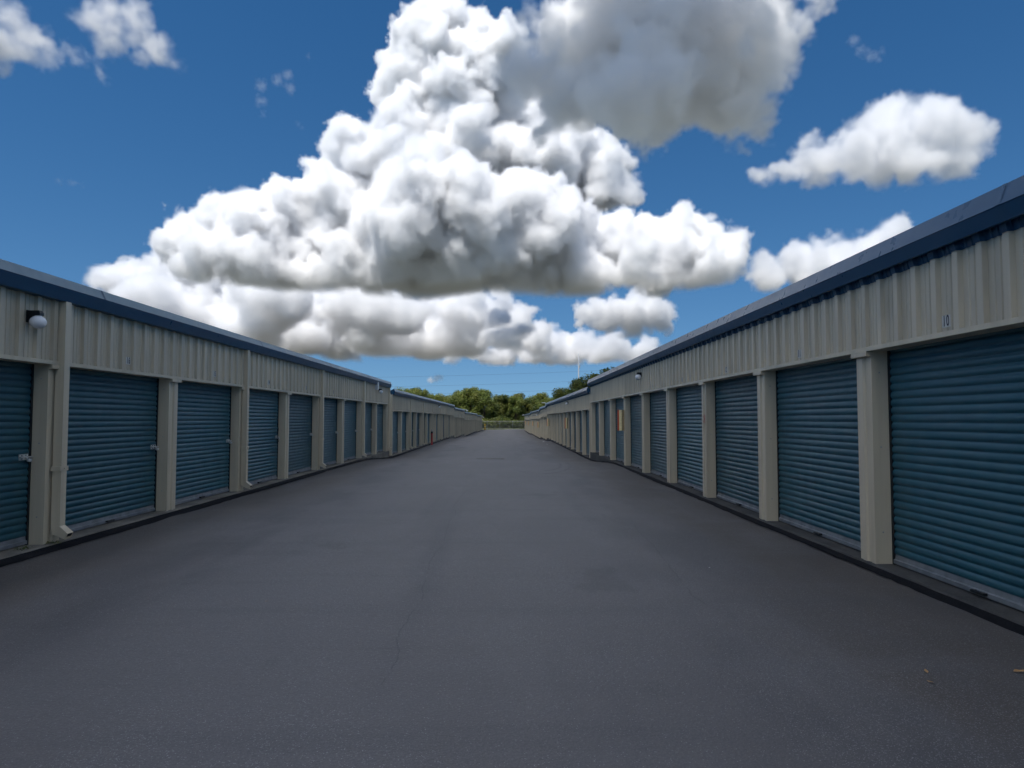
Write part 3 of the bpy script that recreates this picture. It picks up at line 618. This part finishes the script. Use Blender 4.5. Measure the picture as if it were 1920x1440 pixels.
for i,(x,y,k,s_) in enumerate([(-36,190,1,1.0),(-31,187,0,1.0),(-26.5,189,3,1.08),(-22.5,186,0,1.05),(-18,188,4,.90),(-13.5,185,1,.98),(-9.5,187,0,1.10),(-5.5,184,4,1.02),(-1.5,186,2,.88),(2.5,184,0,.86),(6.5,186,3,.92),(10.5,184,1,.92),(15,186,2,.90),(20,187,4,.86)]):
    tree(x,y,k,s_,rnd.uniform(0,6.28),ORD[i]+' bushy green tree from the left in the front of the wood beyond the fence','front trees of the wood beyond the fence')
for i,(x,y,k,s_) in enumerate(sorted([(-33,192,2,1.05),(-25,199,2,1.12),(-16,196,3,1.02),(-8,198,2,1.08),(-2,196,3,1.0),(4,197,2,.96),(9,193,0,.98),(14,195,3,1.0),(-28,195,4,1.1),(-20.5,193,1,1.05),(-12,193,4,1.05),(1,192,1,.95),(19,193,0,.95)])):
    tree(x,y,k,s_,rnd.uniform(0,6.28),ORD[i]+' tree from the left in the back row of the wood beyond the fence','back trees of the wood beyond the fence')
for x,y,k,s_,l in [(16.0,120,2,1.04,'tall dark tree peeking over the right roof behind the white mast'),(13.4,121,3,1.10,'lower dark tree left of the white mast over the right roof'),(18.6,118,2,1.10,'tree crown showing above the right eave, right of the white mast'),(11.6,127,1,.93,'small tree lowest on the slope of trees over the right roof')]:
    tree(x,y,k,s_,1.0+x,l,'trees behind the right buildings')
# undergrowth and rough grass under the wood
g=MB(); vs=[];fs=[]; r=random.Random(4); zg=zlane(0,170)-.13
for i in range(9000):
    x=r.uniform(-26,22); y=r.uniform(167.5,184); h=r.uniform(.08,.3)*(1+2.2*smooth(172,183,y)*r.random()); a=r.uniform(0,6.28); wd=.05+h*.12
    o=len(vs); vs+=[(x-math.cos(a)*wd,y-math.sin(a)*wd,zg),(x+math.cos(a)*wd,y+math.sin(a)*wd,zg),(x+r.uniform(-.1,.1),y+r.uniform(-.1,.1),zg+h)]; fs.append((o,o+1,o+2))
g.add(vs,fs); o=obj('rough_grass',g.mesh('rough_grass','leaf_light',fix=False)); o['kind']='stuff'; o['label']='rough green grass and weeds between the fence and the wood'
def bush(i,x,y,s_):
    pass
rb=random.Random(6); pm=[leaf_cloud(rb,[(Vector((rb.uniform(-1,1),rb.uniform(-.8,.8),rb.uniform(.4,1.6))),rb.uniform(.5,.9)) for k in range(11)],200,.22).mesh('foliage',mt_,False,False) for mt_ in ('leaf_dark','leaf_light')]
for i in range(13):
    x=-20+i*3.0+rb.uniform(-.6,.6); t=thing('shrub',ORD[i]+' low shrub from the left along the foot of the wood','shrub',(x,178.5+rb.uniform(-1.5,2),zg),'shrubs at the foot of the wood',rb.uniform(0,6)); s_=rb.uniform(1.1,1.6); t.scale=(s_*1.25,s_,s_*1.15)
    obj('foliage',pm[i%2],t); obj('stem',cached('stem',lambda:MB().tube([(0,0,-.1),(.1,0,.5),(.05,.1,1.2)],[.06,.05,.02],6).mesh('stem','bark')),t)
# ---------------------------------------------------------------- mast and wires
t=thing('mast','tall slim white mast beyond the right buildings','mast',(25.6,250,zg))
g=MB(); g.lathe([(.34,0),(.30,8),(.23,17),(.19,21.9),(.15,22.2),(.13,25.6),(.02,25.7)],12); obj('pole',g.mesh('pole','mast_paint',True),t)
for z in (20.6,16.0): obj('equipment_box',MB().box((.22,-.15,z),(.5,.15,z+.7)).mesh('equipment_box','galvanised'),t)
for i,(za,zb,lb) in enumerate([(16.0,20.5,'uppermost'),(12.6,17.0,'middle'),(10.0,13.8,'lowest')]):
    g=MB(); g.tube([(-60+130*k/24,252,za+(zb-za)*k/24-2.0*(1-((k-12)/12)**2)*.35) for k in range(25)],.022,5)
    tag(obj('overhead_wire',g.mesh('overhead_wire','wire'),None,(0,0,0)),lb+' of the three faint overhead wires crossing the sky above the wood','wire','overhead wires')
# ---------------------------------------------------------------- small things on the ground
def on_lane(x,y):
    v=camera.rotation_euler.to_matrix() @ Vector(((x-960)/F,-(y-720)/F,-1)); k=-1.55/v.z
    for _ in range(6): k=(zlane(v.x*k,v.y*k)-1.55)/v.z
    return v*k+Vector((0,0,1.55))
lf=MB().add([(-.035,0,.006),(-.012,.016,.016),(.02,.014,.010),(.04,0,.02),(.02,-.016,.012),(-.012,-.015,.010),(0,0,.004)],[(0,6,1),(1,6,2),(2,6,3),(3,6,4),(4,6,5),(5,6,0)]).mesh('dry_leaf','dry_leaf',fix=False)
for i,(x,y,s_,l) in enumerate([(1910,1262,1.0,'tan dry leaf at the right edge of the lane'),(1737,1262,.7,'small tan dry leaf lying left of the larger one near the right kerb'),(1745,1281,.55,'smallest dry leaf scrap just below the small tan leaf'),(500,1129,.5,'tiny dark leaf scrap on the bare left of the lane')]):
    o=tag(obj('dry_leaf',lf,None,on_lane(x,y)+Vector((0,0,.004)),(0,0,i*1.3)),l,'leaf','leaf litter on the lane'); o.scale=(s_,)*3
pp=MB().add([(-.05,-.04,.006),(.05,-.035,.012),(.045,.04,.02),(-.04,.045,.01),(0,0,.03)],[(0,1,4),(1,2,4),(2,3,4),(3,0,4)]).mesh('paper_scrap','paper',fix=False)
for i,(x,y,s_,l) in enumerate([(1019,829,1.6,'white scrap of paper far down the lane near the right buildings'),(1026,833.5,.9,'smaller pale scrap right of the white paper far down the lane'),(1330,1065,.16,'speck of white litter near the right kerb')]):
    o=tag(obj('paper_scrap',pp,None,on_lane(x,y)+Vector((0,0,.004)),(0,0,i)),l,'litter','paper scraps on the lane'); o.scale=(s_,)*3
def weed(x,y,seed,label):
    r=random.Random(seed); g=MB(); vs=[];fs=[]
    for i in range(34):
        a=r.uniform(0,6.28); L=r.uniform(.02,.07); q=Vector((math.cos(a),math.sin(a),r.uniform(.2,1.2))).normalized(); b=Vector((-math.sin(a),math.cos(a),0))*.007; p=Vector((r.gauss(0,.05),r.gauss(0,.05),0)); o=len(vs)
        vs+=[p,p+q*L*.5+b,p+q*L,p+q*L*.5-b]; fs.append((o,o+1,o+2,o+3))
    g.add(vs,fs); return tag(obj('weed',g.mesh('weed','leaf_dark',fix=False),None,(x,y,SLAB)),label,'weed','weeds on the left slab')
weed(-XL-.02,8.20,1,'low weed in front of the nearest left door, by the pillar foot'); weed(-XL+.045,8.60,2,'tuft of weed at the foot of the nearest left pillar')
g=MB(); g.tube([(0,0,.0),(.02,.03,-.12),(.015,.0,-.30),(.03,.02,-.44)],.008,5)
tag(obj('hanging_strap',g.mesh('hanging_strap','black_plastic'),None,(-XL-.13,17.45,1.42)),'black strap hanging from the latch of the third left door','strap')
